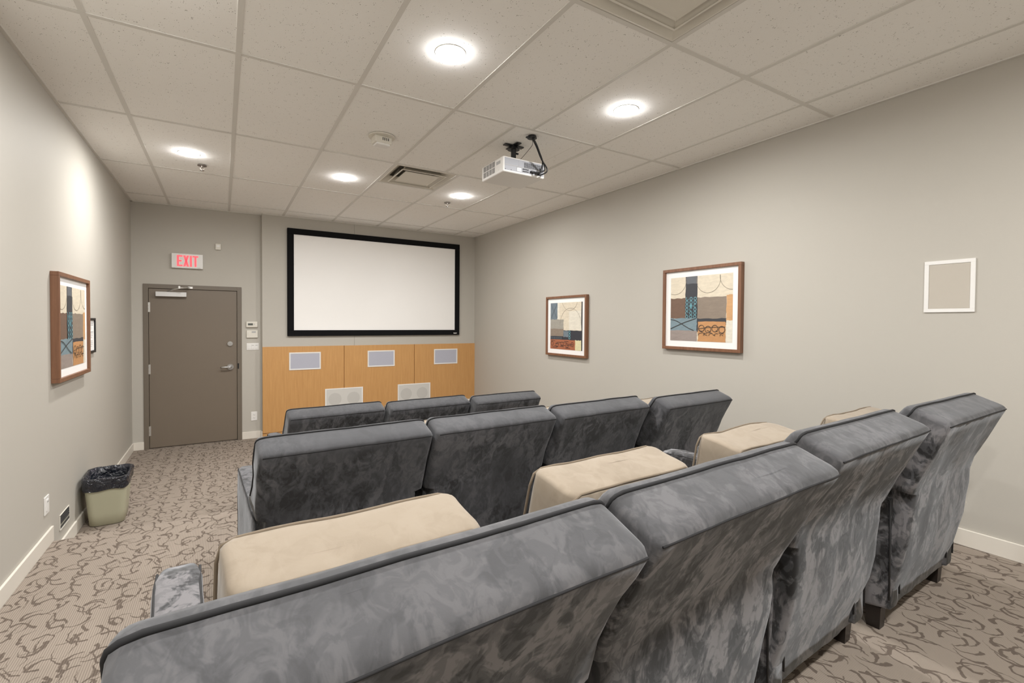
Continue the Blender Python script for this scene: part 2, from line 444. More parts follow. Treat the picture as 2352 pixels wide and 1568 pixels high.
# ------------------------------------------------------------------ door
door = struct(empty('door_1', (0, YD, 0)), 'taupe steel exit door with closer and lever handle')
FW = .05
bm = box((DX0, -.012, 0), (DX0 + FW, .10, DZ1), .003); add_box(bm, (DX1 - FW, -.012, 0), (DX1, .10, DZ1), .003); add_box(bm, (DX0 + FW - .002, -.012, DZ1 - FW), (DX1 - FW + .002, .10, DZ1), .003)
mesh_obj('door_frame', bm, 'doorframe', door)
LX0, LX1, LZ1 = DX0 + FW + .003, DX1 - FW - .003, DZ1 - FW - .003
leaf = mesh_obj('door_leaf', box((LX0, .004, .010), (LX1, .049, LZ1), .0015), 'door', door)
mesh_obj('threshold', box((DX0 + FW, .02, 0), (DX1 - FW, .1, .006)), 'rust', door)
for zz in (.162, -.569, -1.298):
    bm = bmesh.new()
    for k in range(3): add_cyl(bm, (LX0 - .002, -.006, Z(zz) - .038 + k * .038), .0075, .0355, 10)
    add_box(bm, (LX0 - .002, .001, Z(zz) - .057), (LX0 + .013, .0045, Z(zz) + .057))
    mesh_obj('hinge', bm, 'steel', door, False)
# lever set
lv = Vector((.082, 0, Z(-.573)))
bm = cyl(lv + Vector((0, -.005, 0)), .036, .018, 32, 'Y')
add_cyl(bm, lv + Vector((0, -.03, 0)), .012, .05, 16, 'Y')
h = mesh_obj('lever_rose', bm, 'chrome', leaf)
mesh_obj('lever', tube([lv + Vector((0.012, -.052, 0)), lv + Vector((-.01, -.056, 0)), lv + Vector((-.05, -.056, .001)), lv + Vector((-.088, -.054, 0)), lv + Vector((-.105, -.046, -.003))], .0095, 10), 'chrome', leaf, True)
db = Vector((.08, 0, Z(-.281)))
bm = cyl(db + Vector((0, -.004, 0)), .029, .018, 32, 'Y'); add_cyl(bm, db + Vector((0, -.016, 0)), .022, .012, 24, 'Y', .018); add_box(bm, db + Vector((-.004, -.034, -.015)), db + Vector((.004, -.02, .015)), .002)
mesh_obj('deadbolt', bm, 'chrome', leaf)
bm = box((LX1 + .006, -.0135, Z(-.565) - .035), (LX1 + .022, -.0115, Z(-.565) + .035), .001); add_box(bm, (LX1 + .008, -.0145, Z(-.565) - .018), (LX1 + .014, -.0125, Z(-.565) + .018))
mesh_obj('strike_plate', bm, 'black', door)
clo = mesh_obj('door_closer', box((-.674, -.056, Z(.290)), (-.372, .004, Z(.346)), .004), 'aluminium', leaf)
mesh_obj('closer_arm', tube([(-.560, -.030, Z(.352)), (-.50, -.10, Z(.372)), (-.43, -.16, Z(.386))], .006, 8), 'steel', door, True)
mesh_obj('closer_arm', tube([(-.43, -.16, Z(.390)), (-.38, -.09, Z(.400)), (-.335, -.015, Z(.405))], .0065, 8), 'steel', door, True)
bm = box((-.36, -.024, Z(.392)), (-.31, -.011, Z(.418)), .002); add_box(bm, (-.445, -.17, Z(.380)), (-.425, -.15, Z(.412)), .002)
mesh_obj('closer_bracket', bm, 'steel', door)

# ------------------------------------------------------------------ maple panelling under the screen
trim = struct(empty('trim_1', (0, YF, 0)), 'maple veneer panelling under the projection screen')
PZ0, PZ1 = Z(-1.447), Z(-.326)
seams = [XB, 1.453, 2.475, XR]
for a, b in zip(seams, seams[1:]):
    mesh_obj('panel', box((a + (.0036 if a > XB else 0), -.014, PZ0 + .004), (b - (.0036 if b < XR else 0), .010, PZ1), .0015, 1), 'maple', trim)
mesh_obj('panel_plinth', box((XB, -.012, 0), (XR, .010, PZ0 - .003), .001, 1), 'maple', trim)
mesh_obj('panel_backing', box((XB + .004, .004, 0), (XR, .0115, PZ1 - .004)), 'maple', trim)

# ------------------------------------------------------------------ in-wall speakers
PY = YF - .014
def wall_speaker(x0, z0, x1, z1, label, cones, gm, fm, rim=.016, group=None):
    s = tag(empty('wall_speaker', ((x0 + x1) / 2, PY, (z0 + z1) / 2)), label, 'speaker', group)
    w, h = (x1 - x0) / 2, (z1 - z0) / 2
    bm = box((-w, -.007, h - rim), (w, .0, h), .002); add_box(bm, (-w, -.007, -h), (w, 0, -h + rim), .002)
    add_box(bm, (-w, -.007, -h + rim - .001), (-w + rim, 0, h - rim + .001), .002); add_box(bm, (w - rim, -.007, -h + rim - .001), (w, 0, h - rim + .001), .002)
    mesh_obj('frame', bm, fm, s)
    mesh_obj('grille', box((-w + rim, -.0045, -h + rim), (w - rim, -.0005, h - rim)), gm, s)
    if cones:
        for sx in (-.5, .5): mesh_obj('cone', cyl((sx * w * .98, -.0048, 0), h * .58, .0012, 40, 'Y'), 'grille_cone', s)
for (xa, lab) in ((.750, 'grey cloth wall speaker in the maple panel nearest the exit door'), (1.777, 'grey cloth wall speaker in the middle maple panel'), (2.790, 'grey cloth wall speaker in the maple panel next to the side wall')):
    wall_speaker(xa, Z(-.640), xa + .395, Z(-.406), lab, False, 'grille_blue', 'white', .017, 'grey speakers across the maple panels')
for (xa, lab) in ((1.199, 'white two-cone speaker low across the first maple panel seam'), (2.219, 'white two-cone speaker low across the second maple panel seam')):
    wall_speaker(xa, Z(-1.215), xa + .512, Z(-.916), lab, True, 'grille_white', 'white', .018, 'white two-cone speakers low in the maple panelling')
# surround speaker on the side wall
s = tag(empty('surround_speaker', (XR, 1.008, Z(.2225))), 'white-rimmed square surround speaker flush in the bare side wall', 'speaker')
w, h, rim = .109, .146, .021
bm = box((-.008, -w, h - rim), (0, w, h), .002); add_box(bm, (-.008, -w, -h), (0, w, -h + rim), .002); add_box(bm, (-.008, -w, -h + rim - .001), (0, -w + rim, h - rim + .001), .002); add_box(bm, (-.008, w - rim, -h + rim - .001), (0, w, h - rim + .001), .002)
mesh_obj('frame', bm, 'white', s); mesh_obj('grille', box((-.006, -w + rim, -h + rim), (-.0005, w - rim, h - rim), .003), 'grille_wall', s)

# ------------------------------------------------------------------ projection screen
SX0, SX1, SZ0, SZ1 = .730, 3.210, Z(-.188), Z(1.230)
ps = tag(empty('projection_screen', (0, YF, 0)), 'fixed white projection screen in a wide black velvet frame', 'screen')
fw = .078; dp = .038
for (lo, hi) in (((SX0, -dp, SZ1 - fw), (SX1, 0, SZ1)), ((SX0, -dp, SZ0), (SX1, 0, SZ0 + fw)), ((SX0, -dp + .0005, SZ0 + fw), (SX0 + fw, 0, SZ1 - fw)), ((SX1 - fw, -dp + .0005, SZ0 + fw), (SX1, 0, SZ1 - fw))):
    mesh_obj('frame_bar', box(lo, hi, .004), 'blackvelvet', ps)
mesh_obj('screen_surface', box((SX0 + fw - .004, -.026, SZ0 + fw - .004), (SX1 - fw + .004, -.018, SZ1 - fw + .004)), 'screen', ps)
bm = box((SX1 - .105, -dp - .0015, SZ0 + .026), (SX1 - .045, -dp, SZ0 + .033)); add_box(bm, (SX1 - .098, -dp - .0015, SZ0 + .020), (SX1 - .052, -dp, SZ0 + .024))
mesh_obj('maker_badge', bm, 'white', ps)

# ------------------------------------------------------------------ things on the door wall
ex = tag(empty('exit_sign', (-.361, YD, Z(.7225))), 'white lit exit sign with red letters above the taupe door', 'exit sign')
mesh_obj('housing', box((-.158, -.045, -.088), (.158, 0, .088), .006, 3), 'white', ex)
S = .0205
def letter(name, strokes, x):
    bm = bmesh.new()
    for st in strokes:
        if len(st) == 4:
            x0, z0, x1, z1 = st; add_box(bm, (x + x0, -.0468, z0), (x + x1, -.0445, z1), .001, 1)
        else:
            (ax, az, bx, bz, wd) = st
            vs = [bm.verts.new((x + px, yy, pz)) for yy in (-.0468, -.0445) for px, pz in ((ax - wd, az), (ax + wd, az), (bx + wd, bz), (bx - wd, bz))]
            for f in ((0, 1, 2, 3), (7, 6, 5, 4), (0, 4, 5, 1), (1, 5, 6, 2), (2, 6, 7, 3), (3, 7, 4, 0)): bm.faces.new([vs[i] for i in f])
    bmesh.ops.recalc_face_normals(bm, faces=bm.faces)
    mesh_obj(name, bm, 'exit_red', ex)
LH = .066
letter('letter_e', [(0, -LH, .021, LH), (.020, LH - .019, .056, LH), (.020, -.0095, .047, .0095), (.020, -LH, .056, -LH + .019)], -.104)
letter('letter_x', [(.011, -LH, .047, LH, .0115), (.047, -LH, .011, LH, .0115)], -.041)
letter('letter_i', [(0, -LH, .021, LH)], .025)
letter('letter_t', [(.018, -LH, .039, LH - .018), (0, LH - .018, .057, LH)], .053)
mesh_obj('maker_mark', box((.104, -.0458, -.080), (.132, -.0448, -.075)), 'greyprint', ex)

sn = tag(empty('wall_sensor', (-.044, YD, Z(.925))), 'small white sensor box high beside the exit sign', 'sensor')
mesh_obj('housing', box((-.030, -.026, -.038), (.030, 0, .038), .006, 3), 'offwhite', sn)
mesh_obj('lens_window', box((-.016, -.0275, -.004), (.016, -.0255, .018), .001), 'white', sn)

t1 = tag(empty('thermostat', (.322, YD, Z(-.038))), 'rounded white thermostat with a dark display beside the door', 'thermostat')
mesh_obj('housing', box((-.066, -.028, -.038), (.066, 0, .038), .010, 3), 'offwhite', t1)
mesh_obj('display', box((-.045, -.0292, -.010), (.012, -.0278, .016)), 'lcd', t1)
mesh_obj('button', box((.026, -.030, -.006), (.032, -.0278, .014), .001), 'greyprint', t1)
mesh_obj('button', box((.046, -.030, -.002), (.053, -.0278, .006), .001), 'white', t1)
t2 = tag(empty('thermostat', (.326, YD, Z(-.160))), 'flat square white control box right under the thermostat', 'control')
mesh_obj('housing', box((-.064, -.022, -.048), (.064, 0, .048), .004, 2), 'offwhite', t2)
mesh_obj('display', box((-.006, -.0232, .016), (.040, -.0218, .036)), 'greyprint', t2)
bm = bmesh.new()
for k in range(3): add_box(bm, (-.052, -.0226, -.012 + k * .014), (-.046, -.0218, -.008 + k * .014))
mesh_obj('indicator', bm, 'greyprint', t2)
sw = tag(empty('light_switch', (.332, YD, Z(-.322))), 'triple white rocker light switch plate under the thermostats', 'switch')
mesh_obj('plate', box((-.070, -.007, -.045), (.070, 0, .045), .003, 2), 'white', sw)
for k in (-1, 0, 1):
    r = mesh_obj('rocker', box((k * .042 - .0155, -.012, -.030), (k * .042 + .0155, -.0062, .030), .002, 2), 'white', sw)
    if k >= 0: mesh_obj('dimmer_slot', box((k * .042 - .012, -.0124, .016), (k * .042 + .012, -.0118, .019)), 'slot', r)

def outlet(name, loc, rot, label, w=.036, h=.058):
    o = tag(empty(name, loc, rot), label, 'outlet')
    mesh_obj('plate', box((-w, -.006, -h), (w, 0, h), .003, 2), 'white', o)
    for sz in (-.020, .020):
        rc = mesh_obj('receptacle', box((-.017, -.008, sz - .015), (.017, -.0055, sz + .015), .003, 2), 'white', o)
        bm = box((-.0075, -.0084, sz - .001), (-.0055, -.0078, sz + .008)); add_box(bm, (.0055, -.0084, sz - .001), (.0075, -.0078, sz + .007)); add_cyl(bm, (0, -.0081, sz - .008), .0025, .0006, 10, 'Y')
        mesh_obj('socket_slots', bm, 'slot', rc)
outlet('power_outlet', (.345, YD, Z(-1.222)), (0, 0, 0), 'white duplex power outlet low beside the maple panelling')

# ------------------------------------------------------------------ things on the left wall (local -y faces the room)
LROT = (0, 0, PI / 2)
def left(name, y, z, label, cat): return tag(empty(name, (XL, y, z), LROT), label, cat)
o = left('wall_switch', 3.790, Z(-1.094), 'white rocker switch plate low on the wall above the step', 'switch')
mesh_obj('plate', box((-.042, -.006, -.054), (.042, 0, .054), .003, 2), 'white', o)
mesh_obj('rocker', box((-.018, -.0095, -.034), (.018, -.0055, .034), .002, 2), 'white', o)
mesh_obj('dimmer_slot', box((-.013, -.0100, .018), (.013, -.0090, .021)), 'slot', o)
v = left('step_vent', 4.156, Z(-1.300), 'small dark louvred vent low in the wall beside the bin', 'vent')
vw, vh = .108, .049
bm = box((-vw, -.006, vh - .0035), (vw, 0, vh), .001); add_box(bm, (-vw, -.006, -vh), (vw, 0, -vh + .0035), .001); add_box(bm, (-vw, -.006, -vh), (-vw + .0035, 0, vh), .001); add_box(bm, (vw - .0035, -.006, -vh), (vw, 0, vh), .001)
mesh_obj('frame', bm, 'offwhite', v)
mesh_obj('vent_back', box((-vw + .006, -.0012, -vh + .006), (vw - .006, 0, vh - .006)), 'slot', v)  # thin dark plate behind the slats, in place of an open hollow
for k in range(5):
    mesh_obj('slat', box((-vw + .006, -.0055, -.002), (vw - .006, -.0035, .008)), 'slot' if k != 1 else 'steel', v, loc=(0, 0, -.034 + k * .015), rot=(.0, 0, 0))

# framed prints ------------------------------------------------------
PAL = {}
def pal(name, col):
    if name not in PAL:
        t = NT('print_' + name); c = t.coord(); mp = t.n('ShaderNodeMapping', i_Vector=c); mp.inputs['Scale'].default_value = (6, 6, 18)
        nz = t.noise(mp.outputs[0], 2.5, 5, .6, .8)
        t.set(Base_Color=t.mix(nz.outputs[0], tuple(x * .70 + .012 for x in col), tuple(min(1, x * 1.12 + .012) for x in col)), Roughness=.5)  # constant lift puts the glass haze into the print colours
        PAL[name] = t.m
    return PAL[name]
pal('cream', lin(222, 211, 190)); pal('ivory', lin(226, 220, 205)); pal('dark', lin(52, 54, 60)); pal('smoke', lin(98, 102, 108)); pal('brown', lin(112, 86, 70))
pal('taupe', lin(140, 126, 112)); pal('amber', lin(206, 160, 112)); pal('blue', lin(122, 143, 152)); pal('mauve', lin(152, 140, 134)); pal('orange', lin(196, 144, 94))
pal('teal', lin(116, 176, 188)); pal('line', lin(48, 44, 42)); pal('rust', lin(166, 98, 66)); pal('navy', lin(44, 46, 56)); pal('grey', lin(160, 156, 146)); pal('lemon', lin(222, 214, 172)); pal('slate', lin(110, 124, 134)); pal('fawnline', lin(140, 130, 116))
KEYS = list(PAL)
class Print:
    def __init__(s, w, h): s.bm = bmesh.new(); s.w, s.h, s.k = w, h, 0
    def pt(s, u, v): return (-s.w / 2 + u * s.w, -.0004 - s.k * .00012, s.h / 2 - v * s.h)
    def poly(s, pts, c):
        f = s.bm.faces.new([s.bm.verts.new(s.pt(*p)) for p in pts]); f.material_index = KEYS.index(c)
    def rect(s, u0, v0, u1, v1, c):
        s.k += 1; random.seed(int(u0 * 991 + v0 * 577)); n = 7; j = lambda: random.uniform(-.006, .006)
        cl = lambda a: min(1, max(0, a)); P = []
        for i in range(n): P.append((u0 + (u1 - u0) * i / n, cl(v0 + (j() if v0 > .01 else 0))))
        for i in range(n): P.append((cl(u1 + (j() if u1 < .99 else 0)), v0 + (v1 - v0) * i / n))
        for i in range(n): P.append((u1 + (u0 - u1) * i / n, cl(v1 + (j() if v1 < .99 else 0))))
        for i in range(n): P.append((cl(u0 + (j() if u0 > .01 else 0)), v1 + (v0 - v1) * i / n))
        s.poly(P, c)
    def stroke(s, pts, wd, c):
        s.k += 1
        for a, b in zip(pts, pts[1:]):
            dx, dy = (b[0] - a[0]) * s.w, (b[1] - a[1]) * s.h; L = math.hypot(dx, dy) or 1
            nx, ny = -dy / L * wd / s.w, dx / L * wd / s.h
            q = [(a[0] + nx, a[1] + ny), (b[0] + nx, b[1] + ny), (b[0] - nx, b[1] - ny), (a[0] - nx, a[1] - ny)]
            if all(-.001 <= p[0] <= 1.001 and -.001 <= p[1] <= 1.001 for p in q): s.poly(q, c)
    def ring(s, u, v, ru, wd, c, a0=0, a1=2 * PI, n=28):
        rv = ru * s.w / s.h
        s.stroke([(u + ru * math.cos(a0 + (a1 - a0) * i / n), v + rv * math.sin(a0 + (a1 - a0) * i / n)) for i in range(n + 1)], wd, c)
def print_big(w, h):
    p = Print(w, h)
    p.rect(0, 0, 1, 1, 'cream'); p.rect(0, .33, .27, .65, 'brown'); p.rect(.45, .33, .91, .70, 'taupe'); p.rect(.91, .31, 1, .69, 'amber'); p.rect(.91, .68, 1, 1, 'ivory')
    p.rect(.26, 0, .46, .65, 'dark'); p.rect(.275, .005, .455, .11, 'smoke'); p.rect(.44, .65, .91, .74, 'dark'); p.rect(.44, .66, .48, .86, 'navy')
    p.rect(0, .645, .455, .85, 'blue'); p.rect(0, .84, .46, 1, 'mauve'); p.rect(.475, .70, .905, 1, 'orange')
    p.ring(.08, .06, .19, .0016, 'fawnline', n=80); p.ring(.63, .06, .19, .0016, 'fawnline', n=80); p.ring(1.0, .03, .19, .0016, 'fawnline', n=80)
    p.rect(.265, .12, .455, .64, 'dark')
    for r in range(6):
        for c in range(3):
            if (r, c) == (2, 1): p.ring(.36, .345 + r * .055, .011, .005, 'teal', n=14)
            p.ring(.29 + c * .068, .345 + r * .055, .021, .0024, 'teal', .4 * r, 2 * PI * (.72 if (r + c) % 4 == 0 else 1) + .4 * r, 14)
    p.stroke([(.006, .665), (.06, .672), (.12, .69), (.22, .745), (.32, .80), (.41, .835)], .0028, 'line'); p.stroke([(.006, .815), (.06, .79), (.12, .765), (.24, .715), (.44, .65)], .0028, 'line')
    for k in range(4): p.ring(.535 + k * .105, .80 + (k % 2) * .015, .045, .0022, 'line')
    for k in range(9): p.stroke([(.49 + k * .045, .83 + (k % 3) * .03), (.55 + k * .04, .845 + (k % 3) * .03)], .0022, 'line')
    p.stroke([(.48, .81), (.62, .785), (.9, .775)], .002, 'line')
    for k in range(5): p.ring(.52 + k * .085, .91, .035, .002, 'line', PI, 1.7 * PI, 10)
    return p.bm
def print_small(w, h):
    p = Print(w, h)
    p.rect(0, 0, 1, 1, 'cream'); p.rect(.60, .18, .97, .58, 'ivory'); p.rect(0, 0, .23, .36, 'slate'); p.rect(.23, 0, .30, .36, 'ivory'); p.rect(0, .36, .43, .57, 'grey'); p.rect(0, .56, .43, .73, 'taupe')
    p.rect(0, .72, 1, .80, 'navy'); p.rect(.43, .59, 1, .80, 'navy'); p.rect(.43, .60, .58, .73, 'slate'); p.rect(0, .79, .80, 1, 'rust'); p.rect(.79, .79, .97, 1, 'lemon'); p.rect(.97, 0, 1, 1, 'dark')
    p.ring(.62, -.10, .25, .0016, 'fawnline', .1, PI - .1, 60); p.ring(.64, .47, .32, .0016, 'fawnline', PI, 2 * PI, 40)
    p.stroke([(.02, .03), (.21, .33)], .0016, 'line'); p.stroke([(.21, .03), (.02, .33)], .0016, 'line')
    for k in range(3): p.ring(.62, .625 + k * .06, .024, .0032, 'teal', n=14)
    for k in range(7): p.ring(.03 + k * .055, .757, .018, .0022, 'slate', n=10)
    for k in range(12): p.stroke([(.03 + (k * 37 % 60) / 100, .82 + (k % 6) * .028), (.17 + (k * 37 % 60) / 100, .825 + (k % 6) * .028)], .0022, 'line')
    for k in range(5): p.ring(.07 + k * .16, .88 + (k % 2) * .03, .04, .002, 'line', n=12)
    return p.bm
def framed(name, loc, rot, label, w, h, art, fwd=.026, depth=.042, mat_w=.052):
    o = tag(empty(name, loc, rot), label, 'picture')
    W, H = w / 2, h / 2
    for (lo, hi) in (((-W, -depth, H - fwd), (W, 0, H)), ((-W, -depth, -H), (W, 0, -H + fwd)), ((-W, -depth, -H + fwd), (-W + fwd, 0, H - fwd)), ((W - fwd, -depth, -H + fwd), (W, 0, H - fwd))):
        mesh_obj('frame_bar', box(lo, hi, .002, 2), 'frame_wood', o)
    mesh_obj('mat_board', box((-W + fwd, -.024, -H + fwd), (W - fwd, -.006, H - fwd)), 'mat', o)
    k = fwd + mat_w
    mesh_obj('print', art(w - 2 * k, h - 2 * k), [PAL[q] for q in KEYS], o, loc=(0, -.024, 0))
    return o
RROT = (0, 0, -PI / 2)
framed('framed_print', (XR, 4.43, Z(-.030)), RROT, 'walnut-framed abstract print with a rust block, on the wall nearer the screen', .760, .712, print_small)
framed('framed_print', (XR, 2.606, Z(.134)), RROT, 'walnut-framed abstract print with a dark ring-dotted column, on the wall nearer the surround speaker', .762, .712, print_big)
framed('framed_print', (XL, 4.315, Z(-.043)), LROT, 'walnut-framed abstract print hanging beside the small black-framed notice', .800, .690, print_big)
nt = tag(empty('framed_notice', (XL, 4.925, Z(-.118)), LROT), 'small black-framed printed notice beside the large print', 'notice')
for (lo, hi) in (((-.105, -.018, .120), (.105, 0, .138)), ((-.105, -.018, -.138), (.105, 0, -.120)), ((-.105, -.018, -.120), (-.087, 0, .120)), ((.087, -.018, -.120), (.105, 0, .120))):
    mesh_obj('frame_bar', box(lo, hi, .002), 'black', nt)
mesh_obj('paper', box((-.087, -.008, -.120), (.087, -.004, .120)), 'mat', nt)
bm = bmesh.new(); random.seed(2)
for k in range(14):
    if k in (4, 9): continue
    add_box(bm, (-.065, -.0086, .092 - k * .0138), (-.065 + random.uniform(.07, .13), -.0079, .092 - k * .0138 + (.008 if k in (0, 1, 5) else .004)))
mesh_obj('printed_lines', bm, 'greyprint', nt)

# ------------------------------------------------------------------ ceiling things (local +z is up, origin on the ceiling)
def downlight(x, y, label, off=None):
    nm = lambda base: '%s_%s_offscreen' % (base, off) if off else base
    o = tag(empty(nm('downlight'), (x, y, ZC)), label, 'ceiling light', 'round recessed downlights')
    bm = bmesh.new(); n = 40
    prof = [(.082, .0), (.081, -.003), (.077, -.0045), (.071, -.0038), (.0685, -.001)]
    R = [[bm.verts.new((r * math.cos(2 * PI * j / n), r * math.sin(2 * PI * j / n), z)) for j in range(n)] for r, z in prof]
    for A, B in zip(R, R[1:]):
        for j in range(n): bm.faces.new((A[j], A[(j + 1) % n], B[(j + 1) % n], B[j]))
    bmesh.ops.recalc_face_normals(bm, faces=bm.faces)
    mesh_obj('trim_ring', bm, 'white', o, True)
    rings = [[(r * math.cos(2 * PI * j / n), r * math.sin(2 * PI * j / n), z) for j in range(n)] for r, z in ((.0690, -.0015), (.067, -.007), (.058, -.0125), (.040, -.0155), (.02, -.0165))]
    mesh_obj(nm('lens'), loft(rings, False, True), 'lens', o, True)
    L = bpy.data.lights.new(nm('downlight_lamp'), 'AREA'); L.shape = 'DISK'; L.size = .135; L.energy = LAMP_W; L.spread = math.radians(176); L.color = (1.0, .985, .955)
    lo = bpy.data.objects.new(nm('lamp'), L); lo.location = (0, 0, -.019); link(lo, o)
LX, LY = (-.232, 1.004, 2.236), (-.21, 2.25, 4.71)
side = ('over the aisle', 'over the middle of the seats', 'on the side of the framed prints')
far = ('behind the rear row', 'between the rear and middle rows', 'over the front row')
for j, y in enumerate(LY):
    for i, x in enumerate(LX):
        off = {(0, 0): 'rear_aisle', (1, 0): 'rear_middle', (2, 0): 'rear_prints', (0, 1): 'middle_aisle'}.get((i, j))
        downlight(x, y, 'lit downlight %s, %s' % (side[i], far[j]), off)

def diffuser(x0, y0, x1, y1, label):
    cx, cy, w = (x0 + x1) / 2, (y0 + y1) / 2, (x1 - x0) / 2 - TW - .001
    o = tag(empty('air_diffuser', (cx, cy, ZC)), label, 'vent')
    def frust(name, a, za, b, zb, th=.002, mat='offwhite'):
        bm = bmesh.new()
        R = [[bm.verts.new((sx * r, sy * r, z)) for sx, sy in ((-1, -1), (1, -1), (1, 1), (-1, 1))] for r, z in ((a, za), (b, zb), (b, zb + th), (a, za + th))]
        for A, B in zip(R, R[1:] + R[:1]):
            for k in range(4): bm.faces.new((A[k], A[(k + 1) % 4], B[(k + 1) % 4], B[k]))
        bmesh.ops.recalc_face_normals(bm, faces=bm.faces); return mesh_obj(name, bm, mat, o)
    frust('border', w, .001, w - .012, -.001)
    frust('outer_cone', w - .012, -.001, w - .085, .050)
    frust('middle_cone', w - .075, -.009, w - .135, .036)
    frust('middle_lip', w - .074, -.009, w - .086, -.010)
    bm = bmesh.new(); c = w - .125
    P = [bm.verts.new((sx * r, sy * r, z)) for r, z in ((c, -.003), (c, -.007), (c * .52, .026)) for sx, sy in ((-1, -1), (1, -1), (1, 1), (-1, 1))]
    for k in range(4):
        bm.faces.new((P[k], P[(k + 1) % 4], P[4 + (k + 1) % 4], P[4 + k])); bm.faces.new((P[4 + k], P[4 + (k + 1) % 4], P[8 + (k + 1) % 4], P[8 + k]))
    bm.faces.new(P[8:12]); bm.faces.new(P[0:4][::-1]); bmesh.ops.recalc_face_normals(bm, faces=bm.faces)
    mesh_obj('centre_plaque', bm, 'offwhite', o)
    bm = bmesh.new(); n = 32; A = [2 * PI * q / n + PI / 4 for q in range(n)]      # box top with a round opening for the duct
    inner = [bm.verts.new((.14 * math.cos(a), .14 * math.sin(a), .15)) for a in A]
    outer = [bm.verts.new((w * math.cos(a) / max(abs(math.cos(a)), abs(math.sin(a))), w * math.sin(a) / max(abs(math.cos(a)), abs(math.sin(a))), .15)) for a in A]
    for q in range(n): bm.faces.new((inner[q], inner[(q + 1) % n], outer[(q + 1) % n], outer[q]))
    for sx in (-1, 1): add_box(bm, (sx * w - .001, -w, .0), (sx * w + .001, w, .15)); add_box(bm, (-w, sx * w - .001, .0), (w, sx * w + .001, .15))
    mesh_obj('plenum_box', bm, 'galv', o)
    mesh_obj('duct_throat', loft([[(.14 * math.cos(a), .14 * math.sin(a), z) for a in A] for z in (.148, .22, .34)], False, True), 'galv', o, True)
    for sx in (-1, 1):
        for sy in (-1, 1): mesh_obj('bracket', tube([(sx * (w - .10), sy * (w - .10), .008), (sx * (w - .16), sy * (w - .16), .10)], .006, 6), 'offwhite', o)
diffuser(*DIFF[0], 'square stepped air diffuser in the ceiling over the rear row')
diffuser(*DIFF[1], 'square stepped air diffuser in the ceiling beyond the projector')

sm = tag(empty('smoke_alarm', (1.02, 3.525, ZC), (0, 0, .10)), 'white smoke alarm on a round base on the ceiling', 'smoke alarm')
mesh_obj('base', cyl((0, 0, -.004), .095, .008, 36, r2=.095), 'offwhite', sm)
mesh_obj('body', box((-.066, -.044, -.058), (.066, .044, -.006), .010, 3), 'offwhite', sm)
mesh_obj('sounder', box((-.054, -.040, -.072), (.054, .034, -.054), .008, 2), 'white', sm)
for k in range(4): mesh_obj('slot', box((-.010 + k * .014, -.0448, -.038), (-.004 + k * .014, -.0435, -.018)), 'slot', sm)

def sprinkler(x, y, label):
    o = tag(empty('fire_sprinkler', (x, y, ZC)), label, 'sprinkler', 'sprinkler heads beside the lights')
    mesh_obj('escutcheon', cyl((0, 0, -.004), .036, .008, 24, r2=.034), 'rust', o)
    bm = cyl((0, 0, -.014), .011, .014, 12)
    add_tube(bm, [(-.010, 0, -.02), (-.014, 0, -.032), (-.004, 0, -.045)], .0025); add_tube(bm, [(.010, 0, -.02), (.014, 0, -.032), (.004, 0, -.045)], .0025)
    mesh_obj('frame_arms', bm, 'rust', o); mesh_obj('deflector', cyl((0, 0, -.047), .017, .002, 16), 'rust', o)
sprinkler(-.150, 5.00, 'small metal fire sprinkler on the ceiling over the aisle')
sprinkler(2.215, 5.035, 'small metal fire sprinkler on the ceiling nearer the print wall')

# projector ----------------------------------------------------------
PX0, PX1, PY0, PY1, PZB, PZT = 1.787, 2.163, 3.045, 3.385, -.252, -.135
pj = tag(empty('projector', ((PX0 + PX1) / 2, PY0, ZC)), 'white video projector hung from the ceiling on a black mount', 'projector')
W, D = (PX1 - PX0) / 2, PY1 - PY0
mesh_obj('body', box((-W, 0, PZB), (W, D, PZT), .012, 3), 'white', pj)
M['pearl'] = simple('pearl_grey_plastic', (0.36, 0.37, 0.41), .55, grain=.03)
rp = mesh_obj('rear_panel', box((-W + .012, -.0015, PZB + .014), (W - .010, .004, PZT - .010), .003, 2), 'pearl', pj)
mesh_obj('panel_groove', box((-W + .016, -.0026, PZB + .052), (W - .020, -.001, PZB + .057)), 'greyprint', rp)
bm = box((-.052, -.0024, PZB + .058), (-.051, -.0012, PZT - .012)); add_box(bm, (-.070, -.0024, PZB + .018), (-.069, -.0012, PZB + .050))
mesh_obj('panel_seam', bm, 'greyprint', rp)
for k in range(9):
    bm = bmesh.new()
    for q in range(5): add_box(bm, (-.008, -.0028, -.020 + q * .0082), (.006, -.0012, -.0148 + q * .0082))
    mesh_obj('vent_slots', bm, 'slot', rp, loc=(.005 + k * .0185, 0, PZT - .042))
bm = box((-.066, -.0030, PZB + .020), (-.030, -.0012, PZB + .046), .002)
mesh_obj('power_inlet', bm, 'white', rp)
bm = bmesh.new()
for dx, dz in ((-.054, .038), (-.054, .029), (-.042, .031)): add_box(bm, (dx - .002, -.0036, PZB + dz - .002), (dx + .002, -.0028, PZB + dz + .002))
mesh_obj('inlet_pins', bm, 'black', rp)
for q in range(2):
    for k in range(4): mesh_obj('jack', cyl((-.012 + k * .014, -.003, PZB + .026 + q * .016), .0048, .005, 12, 'Y'), 'slot', rp)
for dx in (.050, .095): mesh_obj('port', box((dx, -.004, PZB + .022), (dx + .034, -.001, PZB + .040), .002), 'slot', rp)
for dx, dz in ((-W + .018, .020), (-.12, .020)): mesh_obj('screw', cyl((dx, -.002, PZB + dz), .003, .002, 8, 'Y'), 'slot', rp)
